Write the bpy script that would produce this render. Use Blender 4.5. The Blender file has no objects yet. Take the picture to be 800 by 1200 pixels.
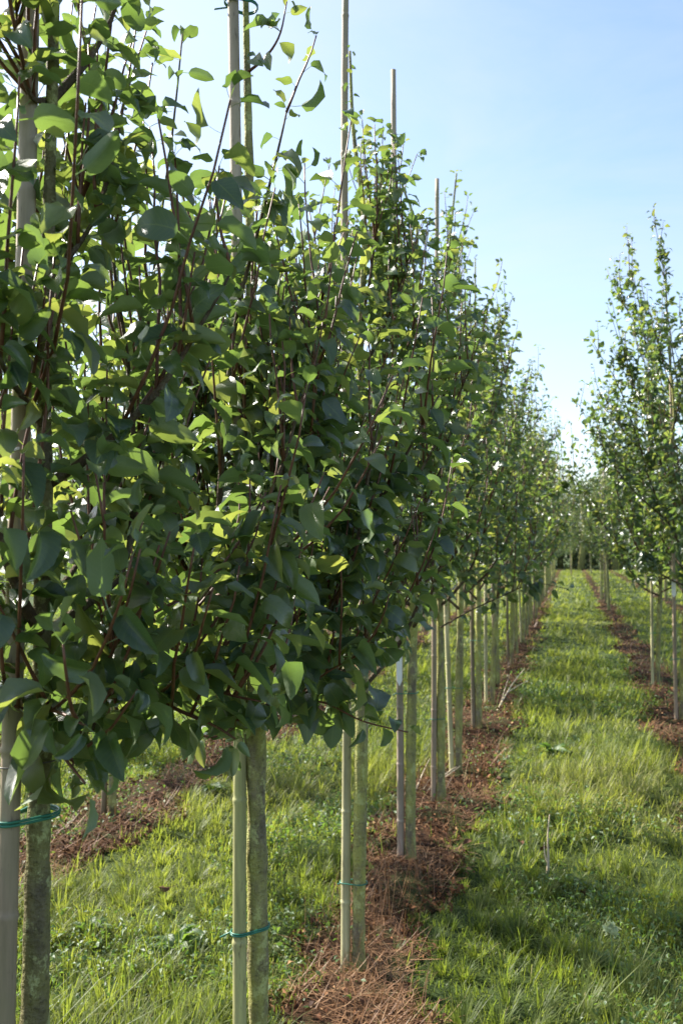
import bpy, math, random
import numpy as np
from mathutils import Matrix, Vector

SC = bpy.context.scene
COL = SC.collection
R = math.radians
TAU = 2 * math.pi

# ------------------------------------------------------------------ camera
FPX = 1034.0                       # focal length in pixels of the 800x1200 photograph
YAW, PITCH, EYE = R(14.5), R(2.38), 1.5
cam_d = bpy.data.cameras.new('camera')
cam = bpy.data.objects.new('camera', cam_d)
COL.objects.link(cam)
cam.location = (0, 0, EYE)
cam.rotation_euler = (math.pi / 2 + PITCH, 0, YAW)
cam_d.sensor_fit = 'VERTICAL'
cam_d.sensor_height = 22.3
cam_d.lens = FPX / 1200 * 22.3
cam_d.clip_start = 0.05
cam_d.clip_end = 2000
cam_d.dof.use_dof = True
cam_d.dof.focus_distance = 1.75
cam_d.dof.aperture_fstop = 5.0
SC.camera = cam
CR = np.array(cam.rotation_euler.to_matrix())
CL = np.array([0, 0, EYE])


def at(x, y, d):
    """pixel (800x1200) and depth along the camera axis -> world point"""
    v = np.array([(x - 400) / FPX, (600 - y) / FPX, -1.0]) * d
    return CR @ v + CL


def project(P):
    q = (np.asarray(P) - CL) @ CR
    d = -q[..., 2]
    return 400 + FPX * q[..., 0] / d, 600 - FPX * q[..., 1] / d, d


# ------------------------------------------------------------------ sky and sun
SUN_AZ, SUN_EL = R(74), R(41)      # azimuth to the left of the rows, elevation
world = bpy.data.worlds.new('World')
SC.world = world
world.use_nodes = True
wn = world.node_tree
bg = wn.nodes['Background']
sky = wn.nodes.new('ShaderNodeTexSky')
sky.sky_type = 'NISHITA'
sky.sun_disc = False
sky.sun_elevation = SUN_EL
sky.sun_rotation = -SUN_AZ
sky.air_density = 1.0
sky.dust_density = 1.4
sky.ozone_density = 1.3
sky.altitude = 30
# thin high cirrus, the same all round
tc = wn.nodes.new('ShaderNodeTexCoord')
mp = wn.nodes.new('ShaderNodeMapping'); mp.inputs['Scale'].default_value = (1.4, 2.6, 5.0); mp.inputs['Rotation'].default_value = (0.3, 0.2, 0.6)
nz = wn.nodes.new('ShaderNodeTexNoise'); nz.inputs['Scale'].default_value = 1.3; nz.inputs['Detail'].default_value = 7; nz.inputs['Roughness'].default_value = 0.62
nz.inputs['Distortion'].default_value = 0.6
rp = wn.nodes.new('ShaderNodeValToRGB')
rp.color_ramp.elements[0].position, rp.color_ramp.elements[0].color = 0.34, (0, 0, 0, 1)
rp.color_ramp.elements[1].position, rp.color_ramp.elements[1].color = 0.80, (0.5, 0.5, 0.5, 1)
mx = wn.nodes.new('ShaderNodeMix'); mx.data_type = 'RGBA'
mx.inputs[7].default_value = (3.0, 3.15, 3.45, 1)
wn.links.new(tc.outputs['Generated'], mp.inputs[0]); wn.links.new(mp.outputs[0], nz.inputs['Vector'])
wn.links.new(nz.outputs['Fac'], rp.inputs[0]); wn.links.new(rp.outputs[0], mx.inputs[0])
wn.links.new(sky.outputs[0], mx.inputs[6]); wn.links.new(mx.outputs[2], bg.inputs[0])
bg.inputs[1].default_value = 0.115

sun_d = bpy.data.lights.new('sun', 'SUN')
sun = bpy.data.objects.new('sun', sun_d)
COL.objects.link(sun)
sun_d.energy = 5.0
sun_d.angle = R(0.53)
sun_d.color = (1.0, 0.945, 0.86)
sdir = Vector((-math.sin(SUN_AZ) * math.cos(SUN_EL), math.cos(SUN_AZ) * math.cos(SUN_EL), math.sin(SUN_EL)))
sun.rotation_euler = sdir.to_track_quat('Z', 'Y').to_euler()
sun.location = sdir * 60

SC.view_settings.view_transform = 'Standard'
SC.view_settings.look = 'None'
SC.view_settings.gamma = 1
SC.view_settings.exposure = 1.45
SC.view_settings.use_curve_mapping = False
SC.cycles.max_bounces = 8
SC.cycles.diffuse_bounces = 4
SC.cycles.glossy_bounces = 2
SC.cycles.transmission_bounces = 6


# ------------------------------------------------------------------ material helpers
class NT:
    def __init__(s, name):
        s.m = bpy.data.materials.new(name)
        s.m.use_nodes = True
        s.t = s.m.node_tree
        s.t.nodes.clear()
        s.out = s.n('OutputMaterial')

    def n(s, kind, **kw):
        nd = s.t.nodes.new('ShaderNode' + kind)
        for k, v in kw.items():
            setattr(nd, k, v)
        return nd

    def put(s, sock, v):
        if hasattr(v, 'is_output') or isinstance(v, bpy.types.NodeSocket):
            s.t.links.new(v, sock)
        else:
            if isinstance(v, (tuple, list)) and len(v) == 3 and sock.type == 'RGBA':
                v = (*v, 1)
            sock.default_value = v

    def attr(s, name):
        return s.n('Attribute', attribute_name=name).outputs['Fac']

    def math(s, op, a, b=0.0, c=0.0, clamp=False):
        nd = s.n('Math', operation=op, use_clamp=clamp)
        s.put(nd.inputs[0], a); s.put(nd.inputs[1], b); s.put(nd.inputs[2], c)
        return nd.outputs[0]

    def ramp(s, fac, stops):
        nd = s.n('ValToRGB')
        e = nd.color_ramp.elements
        while len(e) < len(stops):
            e.new(0.5)
        for k, (p, c) in zip(e, stops):
            k.position = p
            k.color = (*c, 1) if not isinstance(c, (int, float)) else (c, c, c, 1)
        s.put(nd.inputs[0], fac)
        return nd.outputs[0]

    def mix(s, fac, a, b, blend='MIX'):
        nd = s.n('Mix', data_type='RGBA', blend_type=blend)
        s.put(nd.inputs[0], fac); s.put(nd.inputs[6], a); s.put(nd.inputs[7], b)
        return nd.outputs[2]

    def noise(s, scale, detail=4, rough=0.6, vec=None, sc3=None):
        nd = s.n('TexNoise')
        s.put(nd.inputs['Scale'], scale); s.put(nd.inputs['Detail'], detail); s.put(nd.inputs['Roughness'], rough)
        if vec is None:
            vec = s.n('TexCoord').outputs['Object']
        if sc3:
            mp = s.n('Mapping')
            mp.inputs['Scale'].default_value = sc3
            s.t.links.new(vec, mp.inputs[0])
            vec = mp.outputs[0]
        s.t.links.new(vec, nd.inputs['Vector'])
        return nd.outputs['Fac']

    def bump(s, h, strength=0.3, dist=0.01):
        nd = s.n('Bump')
        nd.inputs['Strength'].default_value = strength
        nd.inputs['Distance'].default_value = dist
        s.t.links.new(h, nd.inputs['Height'])
        return nd.outputs[0]

    def pbr(s, color, rough=0.6, spec=0.5, normal=None):
        nd = s.n('BsdfPrincipled')
        s.put(nd.inputs['Base Color'], color)
        s.put(nd.inputs['Roughness'], rough)
        s.put(nd.inputs['Specular IOR Level'], spec)
        if normal is not None:
            s.t.links.new(normal, nd.inputs['Normal'])
        return nd.outputs[0]

    def translucent(s, color):
        nd = s.n('BsdfTranslucent')
        s.put(nd.inputs[0], color)
        return nd.outputs[0]

    def mixs(s, fac, a, b):
        nd = s.n('MixShader')
        s.put(nd.inputs[0], fac)
        s.t.links.new(a, nd.inputs[1]); s.t.links.new(b, nd.inputs[2])
        return nd.outputs[0]

    def done(s, sh):
        s.t.links.new(sh, s.out.inputs[0])
        return s.m


def leaf_material(name, tops, glow, under, rough=0.30, trans=0.38, spots=True):
    t = NT(name)
    u, v = t.attr('lu'), t.attr('lv')
    rnd = t.math('FRACT', t.math('ADD', t.attr('rnd'), t.n('ObjectInfo').outputs['Random']))
    r2 = t.math('FRACT', t.math('MULTIPLY', rnd, 7.31))
    top = t.ramp(rnd, tops)
    au = t.math('ABSOLUTE', u)
    mid = t.math('LESS_THAN', au, 0.045)
    side = t.math('FRACT', t.math('MULTIPLY', t.math('SUBTRACT', v, t.math('MULTIPLY', au, 0.22)), 9.0))
    vein = t.math('SUBTRACT', 1.0, t.math('MULTIPLY', t.math('ABSOLUTE', t.math('SUBTRACT', side, 0.5)), 9.0), clamp=True)
    veins = t.math('MAXIMUM', mid, t.math('MULTIPLY', vein, 0.5))
    n1 = t.noise(45, 3)
    top = t.mix(t.math('MULTIPLY', t.math('SUBTRACT', n1, 0.4, clamp=True), 0.4), top, (0.09, 0.12, 0.03))
    if spots:
        sp = t.math('MULTIPLY', t.math('GREATER_THAN', t.noise(70, 2), 0.70), t.math('GREATER_THAN', r2, 0.55))
        top = t.mix(sp, top, (0.045, 0.025, 0.012))
    pet = t.math('LESS_THAN', v, -0.01)
    top = t.mix(t.math('MULTIPLY', veins, 0.75), top, (0.16, 0.21, 0.05))
    top = t.mix(pet, top, (0.17, 0.2, 0.05))
    und = t.mix(t.math('MULTIPLY', veins, 0.5), under, (0.26, 0.33, 0.14))
    back = t.n('NewGeometry').outputs['Backfacing']
    col = t.mix(back, top, und)
    tr = t.ramp(r2, glow)
    tr = t.mix(t.math('MULTIPLY', veins, 0.35), tr, (0.12, 0.18, 0.02))
    bmp = t.bump(t.math('ADD', t.math('MULTIPLY', veins, -0.5), t.noise(120, 2)), 0.22, 0.004)
    rg = t.math('ADD', rough, t.math('MULTIPLY', back, 0.3))
    sh = t.pbr(col, rg, 0.8, bmp)
    return t.done(t.mixs(trans, sh, t.translucent(tr)))


M = {}
M['leaf'] = leaf_material('pear_leaf',
                          [(0.0, (0.013, 0.037, 0.027)), (0.45, (0.021, 0.051, 0.033)), (0.8, (0.038, 0.076, 0.036)), (1.0, (0.095, 0.125, 0.042))],
                          [(0.0, (0.15, 0.25, 0.045)), (0.55, (0.24, 0.36, 0.06)), (1.0, (0.46, 0.50, 0.085))],
                          (0.125, 0.17, 0.09))
M['weed'] = leaf_material('weed_leaf',
                          [(0.0, (0.03, 0.075, 0.016)), (1.0, (0.075, 0.15, 0.03))],
                          [(0.0, (0.15, 0.28, 0.03)), (1.0, (0.25, 0.38, 0.04))],
                          (0.10, 0.17, 0.06), rough=0.5, trans=0.4, spots=False)
M['wood_leaf'] = leaf_material('woodland_leaf',
                               [(0.0, (0.022, 0.042, 0.012)), (0.6, (0.04, 0.068, 0.018)), (1.0, (0.085, 0.105, 0.03))],
                               [(0.0, (0.08, 0.13, 0.02)), (1.0, (0.16, 0.2, 0.03))],
                               (0.08, 0.11, 0.05), rough=0.6, trans=0.3, spots=False)
t = NT('dead_leaf')
M['dead_leaf'] = t.done(t.pbr(t.ramp(t.noise(60), [(0.3, (0.045, 0.02, 0.012)), (0.7, (0.14, 0.065, 0.032))]), 0.75, 0.2))


t = NT('leaf_litter')
c = t.ramp(t.attr('rnd'), [(0.0, (0.032, 0.014, 0.008)), (0.5, (0.12, 0.048, 0.02)), (0.85, (0.22, 0.10, 0.04)), (1.0, (0.30, 0.19, 0.09))])
M['litter'] = t.done(t.pbr(c, 0.75, 0.2))


def grass_material(name, ramp_stops, glow, trans):
    t = NT(name)
    rnd, v = t.attr('rnd'), t.attr('lv')
    c = t.ramp(rnd, ramp_stops)
    big = t.noise(0.9, 3)
    c = t.mix(t.ramp(big, [(0.40, 0.0), (0.62, 0.45)]), c, (ramp_stops[-2][1]))
    sh = t.pbr(c, 0.5, 0.32)
    return t.done(t.mixs(trans, sh, t.translucent(t.mix(t.math('MULTIPLY', rnd, 0.8), glow[0], glow[1]))))


M['grass'] = grass_material('grass_blade',
                            [(0.0, (0.04, 0.066, 0.017)), (0.45, (0.085, 0.12, 0.027)), (0.83, (0.175, 0.19, 0.05)), (1.0, (0.36, 0.30, 0.16))],
                            ((0.23, 0.33, 0.03), (0.50, 0.52, 0.07)), 0.45)
M['straw'] = grass_material('dead_straw',
                            [(0.0, (0.075, 0.034, 0.018)), (0.5, (0.20, 0.10, 0.048)), (0.85, (0.34, 0.20, 0.10)), (1.0, (0.48, 0.38, 0.22))],
                            ((0.18, 0.08, 0.03), (0.34, 0.2, 0.08)), 0.2)

t = NT('ground_turf')
geo = t.n('NewGeometry').outputs['Position']
n1, n2 = t.noise(9, 6, 0.7, geo), t.noise(0.7, 4, 0.6, geo)
c = t.ramp(n1, [(0.3, (0.022, 0.032, 0.011)), (0.55, (0.045, 0.07, 0.018)), (0.75, (0.085, 0.115, 0.028))])
c = t.mix(t.ramp(n2, [(0.45, 0.0), (0.7, 0.7)]), c, (0.085, 0.11, 0.03))
M['turf'] = t.done(t.pbr(c, 0.9, 0.15, t.bump(t.noise(40, 5, 0.7, geo), 0.8, 0.03)))

t = NT('strip_soil')
geo = t.n('NewGeometry').outputs['Position']
n1, n2 = t.noise(14, 6, 0.7, geo), t.noise(55, 4, 0.7, geo)
c = t.ramp(n1, [(0.3, (0.018, 0.010, 0.006)), (0.5, (0.048, 0.025, 0.013)), (0.7, (0.11, 0.055, 0.026))])
c = t.mix(t.ramp(n2, [(0.55, 0.0), (0.7, 0.7)]), c, (0.17, 0.09, 0.045))
c = t.mix(t.ramp(t.noise(2.6, 4, 0.7, geo), [(0.50, 0.0), (0.60, 0.8)]), c, (0.05, 0.06, 0.02))
M['soil'] = t.done(t.pbr(c, 0.95, 0.1, t.bump(n2, 1.0, 0.03)))


def bark_material(name, base, algae, lichen, amount):
    t = NT(name)
    oc = t.n('TexCoord').outputs['Object']
    oi = t.n('ObjectInfo').outputs['Random']
    n1 = t.noise(38, 5, 0.7, oc, (1, 1, 0.35))
    n2 = t.noise(16, 4, 0.6, oc, (1, 1, 0.5))
    n3 = t.noise(95, 3, 0.6, oc, (1, 1, 1.3))
    c = t.ramp(n1, [(0.3, tuple(x * 0.45 for x in base)), (0.55, base), (0.75, tuple(min(1, x * 1.5) for x in base))])
    al = t.math('MULTIPLY', t.ramp(n2, [(0.36, 0.0), (0.60, 1.0)]), t.math('ADD', amount, t.math('MULTIPLY', oi, 0.25)))
    c = t.mix(al, c, algae)
    n4 = t.noise(24, 5, 0.75, oc, (1, 1, 0.8))
    c = t.mix(t.math('MULTIPLY', t.ramp(n4, [(0.53, 0.0), (0.60, 1.0)]), 0.7), c, lichen)
    c = t.mix(t.math('MULTIPLY', t.ramp(n3, [(0.60, 0.0), (0.66, 1.0)]), 0.45), c, (0.035, 0.028, 0.02))
    return t.done(t.pbr(c, 0.85, 0.2, t.bump(t.math('ADD', n1, t.math('MULTIPLY', n3, 0.8)), 1.0, 0.009)))


M['bark'] = bark_material('pear_bark', (0.20, 0.17, 0.11), (0.33, 0.33, 0.09), (0.46, 0.48, 0.2), 0.8)
M['old_bark'] = bark_material('lichened_bark', (0.13, 0.108, 0.07), (0.19, 0.185, 0.055), (0.40, 0.42, 0.19), 0.55)
M['limb'] = bark_material('limb_bark', (0.10, 0.066, 0.045), (0.10, 0.095, 0.045), (0.17, 0.15, 0.1), 0.2)
t = NT('young_shoot_bark')
M['shoot'] = t.done(t.pbr(t.ramp(t.noise(60), [(0.3, (0.07, 0.026, 0.015)), (0.7, (0.17, 0.07, 0.036))]), 0.5, 0.4, t.bump(t.noise(200), 0.3, 0.002)))

t = NT('stake_wood')                       # object colour = the stake's own tone
oc = t.n('TexCoord').outputs['Object']
own = t.n('ObjectInfo').outputs['Color']
n1 = t.noise(30, 5, 0.65, oc, (1, 1, 0.06))
n2 = t.noise(7, 4, 0.6, oc, (1, 1, 0.4))
n3 = t.noise(120, 3, 0.6, oc, (1, 1, 0.2))
hz = t.n('SeparateXYZ')
t.t.links.new(oc, hz.inputs[0])
own = t.mix(t.math('MULTIPLY', t.math('SUBTRACT', hz.outputs[2], 0.9), 1.4, clamp=True), own, (0.47, 0.38, 0.28))
c = t.mix(t.ramp(n1, [(0.3, 0.75), (0.7, 0.0)]), own, (0.11, 0.09, 0.06))
c = t.mix(t.math('MULTIPLY', t.ramp(n2, [(0.45, 0.0), (0.65, 1.0)]), 0.4), c, (0.16, 0.17, 0.065))
c = t.mix(t.math('MULTIPLY', t.ramp(n3, [(0.62, 0.0), (0.7, 1.0)]), 0.5), c, (0.07, 0.05, 0.035))
M['stake'] = t.done(t.pbr(c, 0.62, 0.3, t.bump(t.math('ADD', n1, n3), 0.35, 0.003)))

t = NT('green_wire'); M['wire'] = t.done(t.pbr(t.mix(t.noise(80), (0.01, 0.10, 0.065), (0.03, 0.19, 0.12)), 0.4, 0.5))
t = NT('grey_wire'); M['greywire'] = t.done(t.pbr(t.mix(t.noise(80), (0.05, 0.045, 0.04), (0.12, 0.11, 0.1)), 0.45, 0.5))
t = NT('white_tag'); M['tag'] = t.done(t.pbr(t.mix(t.noise(40), (0.62, 0.62, 0.6), (0.8, 0.8, 0.78)), 0.5, 0.4))
t = NT('dry_stem'); M['drystem'] = t.done(t.pbr(t.ramp(t.noise(50), [(0.3, (0.36, 0.28, 0.18)), (0.7, (0.62, 0.53, 0.38))]), 0.7, 0.2))
t = NT('pale_petal'); M['petal'] = t.done(t.mixs(0.3, t.pbr(t.mix(t.noise(60), (0.40, 0.46, 0.24), (0.58, 0.62, 0.38)), 0.7, 0.2), t.translucent((0.5, 0.55, 0.3))))
t = NT('green_stem'); M['stem'] = t.done(t.pbr((0.09, 0.15, 0.04), 0.5, 0.4))


# ------------------------------------------------------------------ mesh helpers
class MB:
    """collects vertex / face arrays; build() links them as ONE mesh object"""
    def __init__(s):
        s.V, s.F, s.MI, s.A, s.n = [], [], [], [], 0

    def add(s, V, F, mi=0, lu=None, lv=None, rnd=None):
        V = np.asarray(V, float)
        k = len(V)
        z = np.zeros(k)
        s.V.append(V)
        for f in (F if isinstance(F, list) else [F]):
            f = np.asarray(f, np.int64)
            if len(f):
                s.F.append(f + s.n); s.MI.append(np.full(len(f), mi, np.int32))
        s.A.append(np.stack([z if lu is None else lu, z if lv is None else lv,
                             z if rnd is None else (np.full(k, rnd) if np.isscalar(rnd) else rnd)], 1))
        s.n += k

    def mesh(s, name, mats, smooth=True, attrs=True):
        me = bpy.data.meshes.new(name)
        V = np.concatenate(s.V)
        me.vertices.add(len(V))
        me.vertices.foreach_set('co', V.astype(np.float32).ravel())
        tot = np.concatenate([np.full(len(f), f.shape[1], np.int32) for f in s.F])
        loops = np.concatenate([f.ravel() for f in s.F]).astype(np.int32)
        me.loops.add(len(loops))
        me.loops.foreach_set('vertex_index', loops)
        me.polygons.add(len(tot))
        st = np.concatenate([[0], np.cumsum(tot)[:-1]]).astype(np.int32)
        me.polygons.foreach_set('loop_start', st)
        me.polygons.foreach_set('loop_total', tot)
        for m in mats:
            me.materials.append(m)
        me.polygons.foreach_set('material_index', np.concatenate(s.MI))
        me.polygons.foreach_set('use_smooth', np.full(len(tot), smooth))
        if attrs:
            A = np.concatenate(s.A).astype(np.float32)
            for i, an in enumerate(('lu', 'lv', 'rnd')):
                a = me.attributes.new(an, 'FLOAT', 'POINT')
                a.data.foreach_set('value', np.ascontiguousarray(A[:, i]))
        me.update()
        me.validate()
        return me

    def build(s, name, mats, parent=None, smooth=True, attrs=False):
        if not isinstance(mats, (list, tuple)):
            mats = [mats]
        return link(name, s.mesh(name, mats, smooth, attrs), parent)


def link(name, data, parent=None, loc=None):
    o = bpy.data.objects.new(name, data)
    COL.objects.link(o)
    if parent is not None:
        o.parent = parent
    if loc is not None:
        o.location = loc
    return o


def tagged(o, label=None, cat=None, group=None, kind=None):
    if label: o['label'] = label
    if cat: o['category'] = cat
    if group: o['group'] = group
    if kind: o['kind'] = kind
    return o


def tube(P, rad, sides=6, cap=True):
    P = np.asarray(P, float)
    n = len(P)
    rad = np.broadcast_to(np.asarray(rad, float), (n,))
    T = np.gradient(P, axis=0)
    T /= np.linalg.norm(T, axis=1, keepdims=True) + 1e-12
    a = np.array([1.0, 0, 0]) if abs(T[0][0]) < 0.8 else np.array([0, 1.0, 0])
    U = np.zeros_like(P)
    for i in range(n):
        a = a - T[i] * (a @ T[i])
        a /= np.linalg.norm(a) + 1e-12
        U[i] = a
    W = np.cross(T, U)
    th = np.arange(sides) / sides * TAU
    V = P[:, None] + rad[:, None, None] * (np.cos(th)[None, :, None] * U[:, None] + np.sin(th)[None, :, None] * W[:, None])
    V = V.reshape(-1, 3)
    i = np.arange(n - 1)[:, None] * sides
    j = np.arange(sides)[None]
    j2 = (j + 1) % sides
    F = np.stack([i + j, i + j2, i + sides + j2, i + sides + j], -1).reshape(-1, 4)
    out = [F]
    if cap:
        V = np.concatenate([V, P[:1], P[-1:]])
        j = np.arange(sides); j2 = (j + 1) % sides
        out.append(np.stack([np.full(sides, n * sides), j2, j], 1))
        out.append(np.stack([np.full(sides, n * sides + 1), (n - 1) * sides + j, (n - 1) * sides + j2], 1))
    return V, out


def smooth_path(P, n):
    """Catmull-Rom through the points, n samples evenly spread"""
    P = np.asarray(P, float)
    Q = np.concatenate([2 * P[:1] - P[1:2], P, 2 * P[-1:] - P[-2:-1]])
    out = []
    m = len(P) - 1
    for s in np.linspace(0, m, n):
        i = min(int(s), m - 1)
        u = s - i
        a, b, c, d = Q[i], Q[i + 1], Q[i + 2], Q[i + 3]
        out.append(0.5 * ((2 * b) + (c - a) * u + (2 * a - 5 * b + 4 * c - d) * u * u + (3 * b - a - 3 * c + d) * u ** 3))
    return np.array(out)


# ------------------------------------------------------------------ leaves
def leaf_template(nl, nw, fold, curve, droop, wave, seed, pet=0.42, ratio=0.36):
    rg = np.random.default_rng(seed)
    mb = []
    vs = np.array({6: [0, .06, .2, .40, .64, .86, 1], 4: [0, .12, .42, .76, 1], 2: [0, .40, 1], 3: [0, .2, .6, 1]}[nl])
    hw = np.maximum((vs ** 0.48) * (1 - vs) ** 0.92 / 0.47 * ratio, 0.006)
    hw[0] = 0.02
    us = np.linspace(-1, 1, nw + 1)
    ang = -droop - curve * vs
    ys, zs = [pet * math.cos(0.18)], [pet * math.sin(0.18) * 0.6]
    for i in range(1, len(vs)):
        a = (ang[i] + ang[i - 1]) / 2
        ys.append(ys[-1] + (vs[i] - vs[i - 1]) * math.cos(a))
        zs.append(zs[-1] + (vs[i] - vs[i - 1]) * math.sin(a))
    ph = rg.uniform(0, TAU)
    V, LU, LV = [], [], []
    tw = rg.uniform(-0.25, 0.25)
    sk = rg.uniform(-0.1, 0.1)
    for i, v in enumerate(vs):
        for u in us:
            x = u * hw[i] * math.cos(fold)
            lift = abs(u) * hw[i] * math.sin(fold) + wave * math.sin(v * 9 + ph + (2.2 if u > 0 else 0)) * u * u * hw[i] / ratio
            lift += tw * v * u * hw[i]
            V.append((x + sk * v * v, ys[i] - lift * math.sin(ang[i]) * 1.0, zs[i] + lift * math.cos(ang[i])))
            LU.append(u); LV.append(v)
    F = []
    w = nw + 1
    for i in range(len(vs) - 1):
        for j in range(nw):
            F.append((i * w + j, i * w + j + 1, (i + 1) * w + j + 1, (i + 1) * w + j))
    k = len(V)
    pw = 0.014
    my, mz = pet * 0.5, pet * 0.10
    V += [(-pw, 0, 0), (pw, 0, 0), (pw, my, mz), (-pw, my, mz), (pw, ys[0], zs[0]), (-pw, ys[0], zs[0])]
    LU += [0] * 6; LV += [-1] * 6
    F += [(k, k + 1, k + 2, k + 3), (k + 3, k + 2, k + 4, k + 5)]
    return np.array(V), np.array(F), np.array(LU), np.array(LV)


rgT = np.random.default_rng(11)
def templates(nl, nw, count, **kw):
    return [leaf_template(nl, nw, rgT.uniform(0.12, 0.8), rgT.uniform(0.0, 2.1), rgT.uniform(0.0, 1.0), rgT.uniform(0.04, 0.15), i, **kw) for i in range(count)]


T_NEAR = templates(6, 4, 14)
T_MID = templates(4, 2, 10)
T_FAR = templates(2, 2, 8)
LEAF_ME = []
for tp in T_NEAR:
    mb = MB(); mb.add(tp[0], tp[1], 0, tp[2], tp[3])
    LEAF_ME.append(mb.mesh('leaf', [M['leaf']]))


def add_leaves(mb, temps, pos, frames, size, rng, mi=0):
    """frames (n,3,3) columns X,Y,Z"""
    pick = rng.integers(0, len(temps), len(pos))
    for k, (V, F, LU, LV) in enumerate(temps):
        ix = np.nonzero(pick == k)[0]
        if not len(ix):
            continue
        W = np.einsum('nij,vj->nvi', frames[ix], V) * size[ix][:, None, None] + pos[ix][:, None]
        m, q = len(ix), len(V)
        FF = (F[None] + (np.arange(m) * q)[:, None, None]).reshape(-1, F.shape[1])
        mb.add(W.reshape(-1, 3), FF, mi, np.tile(LU, m), np.tile(LV, m), np.repeat(rng.random(m), q))


def frames_from(Y, Z):
    Y = Y / (np.linalg.norm(Y, axis=1, keepdims=True) + 1e-9)
    Z = Z - Y * np.sum(Y * Z, 1, keepdims=True)
    Z /= np.linalg.norm(Z, axis=1, keepdims=True) + 1e-9
    X = np.cross(Y, Z)
    return np.stack([X, Y, Z], 2)


# ------------------------------------------------------------------ ground shape
def ground_h(x, y):
    x, y = np.asarray(x, float), np.asarray(y, float)
    f = np.exp(-(np.maximum(y - 20, 0) / 25) ** 2)
    h = 0.018 * np.sin(1.7 * x + 0.6) * np.sin(1.1 * y + 0.4) + 0.014 * np.sin(3.3 * x - 1.9 * y) + 0.009 * np.sin(6.1 * x + 4.7 * y + 1) + 0.006 * np.sin(11 * x - 7.3 * y)
    return h * f


def patch_noise(x, y, s, seed=0):
    rg = np.random.default_rng(seed)
    o = np.zeros_like(x)
    for k in range(7):
        a, ph = rg.uniform(0, TAU), rg.uniform(0, TAU)
        fr = s * rg.uniform(0.5, 2.2)
        o += np.sin(fr * (x * math.cos(a) + y * math.sin(a)) + ph + 1.3 * np.sin(fr * 0.6 * (y * math.cos(a) - x * math.sin(a)) + ph * 2))
    return o / 3.0


ROWS = {'left': -0.74, 'right': 0.90, 'second': -2.45, 'third': -4.15, 'fourth': 2.60}
XL, XR = ROWS['left'], ROWS['right']


def row_y(xpix, X):
    """distance along the row of a trunk whose foot is on the row line at pixel column xpix"""
    a = math.atan((xpix - 400) / FPX) - YAW
    return X / math.tan(a)


# one sheet to the horizon
xs = np.concatenate([np.linspace(-900, -60, 14), np.linspace(-50, -9, 30), np.linspace(-8, 6, 130), np.linspace(7, 50, 30), np.linspace(60, 900, 14)])
ys = np.concatenate([np.linspace(-60, -1, 14), np.linspace(-0.5, 14, 140), np.linspace(14.5, 60, 80), np.linspace(70, 1500, 30)])
GX, GY = np.meshgrid(xs, ys)
V = np.stack([GX, GY, ground_h(GX, GY)], -1).reshape(-1, 3)
nx, ny = len(xs), len(ys)
I, J = np.meshgrid(np.arange(nx - 1), np.arange(ny - 1))
I, J = I.ravel(), J.ravel()
F = np.stack([J * nx + I, J * nx + I + 1, (J + 1) * nx + I + 1, (J + 1) * nx + I], 1)
mb = MB(); mb.add(V, F)
tagged(mb.build('ground', M['turf']), kind='structure')


def strip_edge(y, seed):
    return 0.05 * np.sin(2.1 * y + seed) + 0.05 * np.sin(5.3 * y + 2 * seed) + 0.035 * np.sin(13 * y + seed) + 0.02 * np.sin(29 * y + 3 * seed)


def HALF(y):
    return 0.225 - 0.07 * np.clip((y - 7) / 10, 0, 1) + 0.05 * np.sin(1.37 * y + 1) * np.sin(0.61 * y)


for k, (rn, X) in enumerate(ROWS.items()):
    ys = np.concatenate([np.arange(0.3, 12, 0.06), np.arange(12, 66, 0.25)])
    lo, hi = X - HALF(ys) + strip_edge(ys, k), X + HALF(ys) + strip_edge(ys, k + 9)
    m = 12
    w = np.linspace(0, 1, m)
    PX = lo[:, None] + (hi - lo)[:, None] * w[None]
    PY = np.repeat(ys[:, None], m, 1)
    rise = 0.008 + 0.028 * np.sin(np.pi * w)[None] ** 0.6 + 0.012 * patch_noise(PX, PY, 9, k) * np.sin(np.pi * w)[None]
    fade = np.exp(-(np.maximum(PY - 20, 0) / 25) ** 2) * 0.6 + 0.4
    V = np.stack([PX, PY, ground_h(PX, PY) + np.maximum(rise, 0.006) * fade], -1).reshape(-1, 3)
    I, J = np.meshgrid(np.arange(m - 1), np.arange(len(ys) - 1)); I, J = I.ravel(), J.ravel()
    F = np.stack([J * m + I, J * m + I + 1, (J + 1) * m + I + 1, (J + 1) * m + I], 1)
    mb = MB(); mb.add(V, F)
    tagged(mb.build('soil_strip', M['soil']), kind='structure')


def strip_dist(x, y):
    """<0 inside the nearest bare strip"""
    d = np.full_like(x, 9.0)
    for k, X in enumerate(ROWS.values()):
        lo, hi = X - HALF(y) + strip_edge(y, k), X + HALF(y) + strip_edge(y, k + 9)
        d = np.minimum(d, np.maximum(lo - x, x - hi))
    return d


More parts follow.
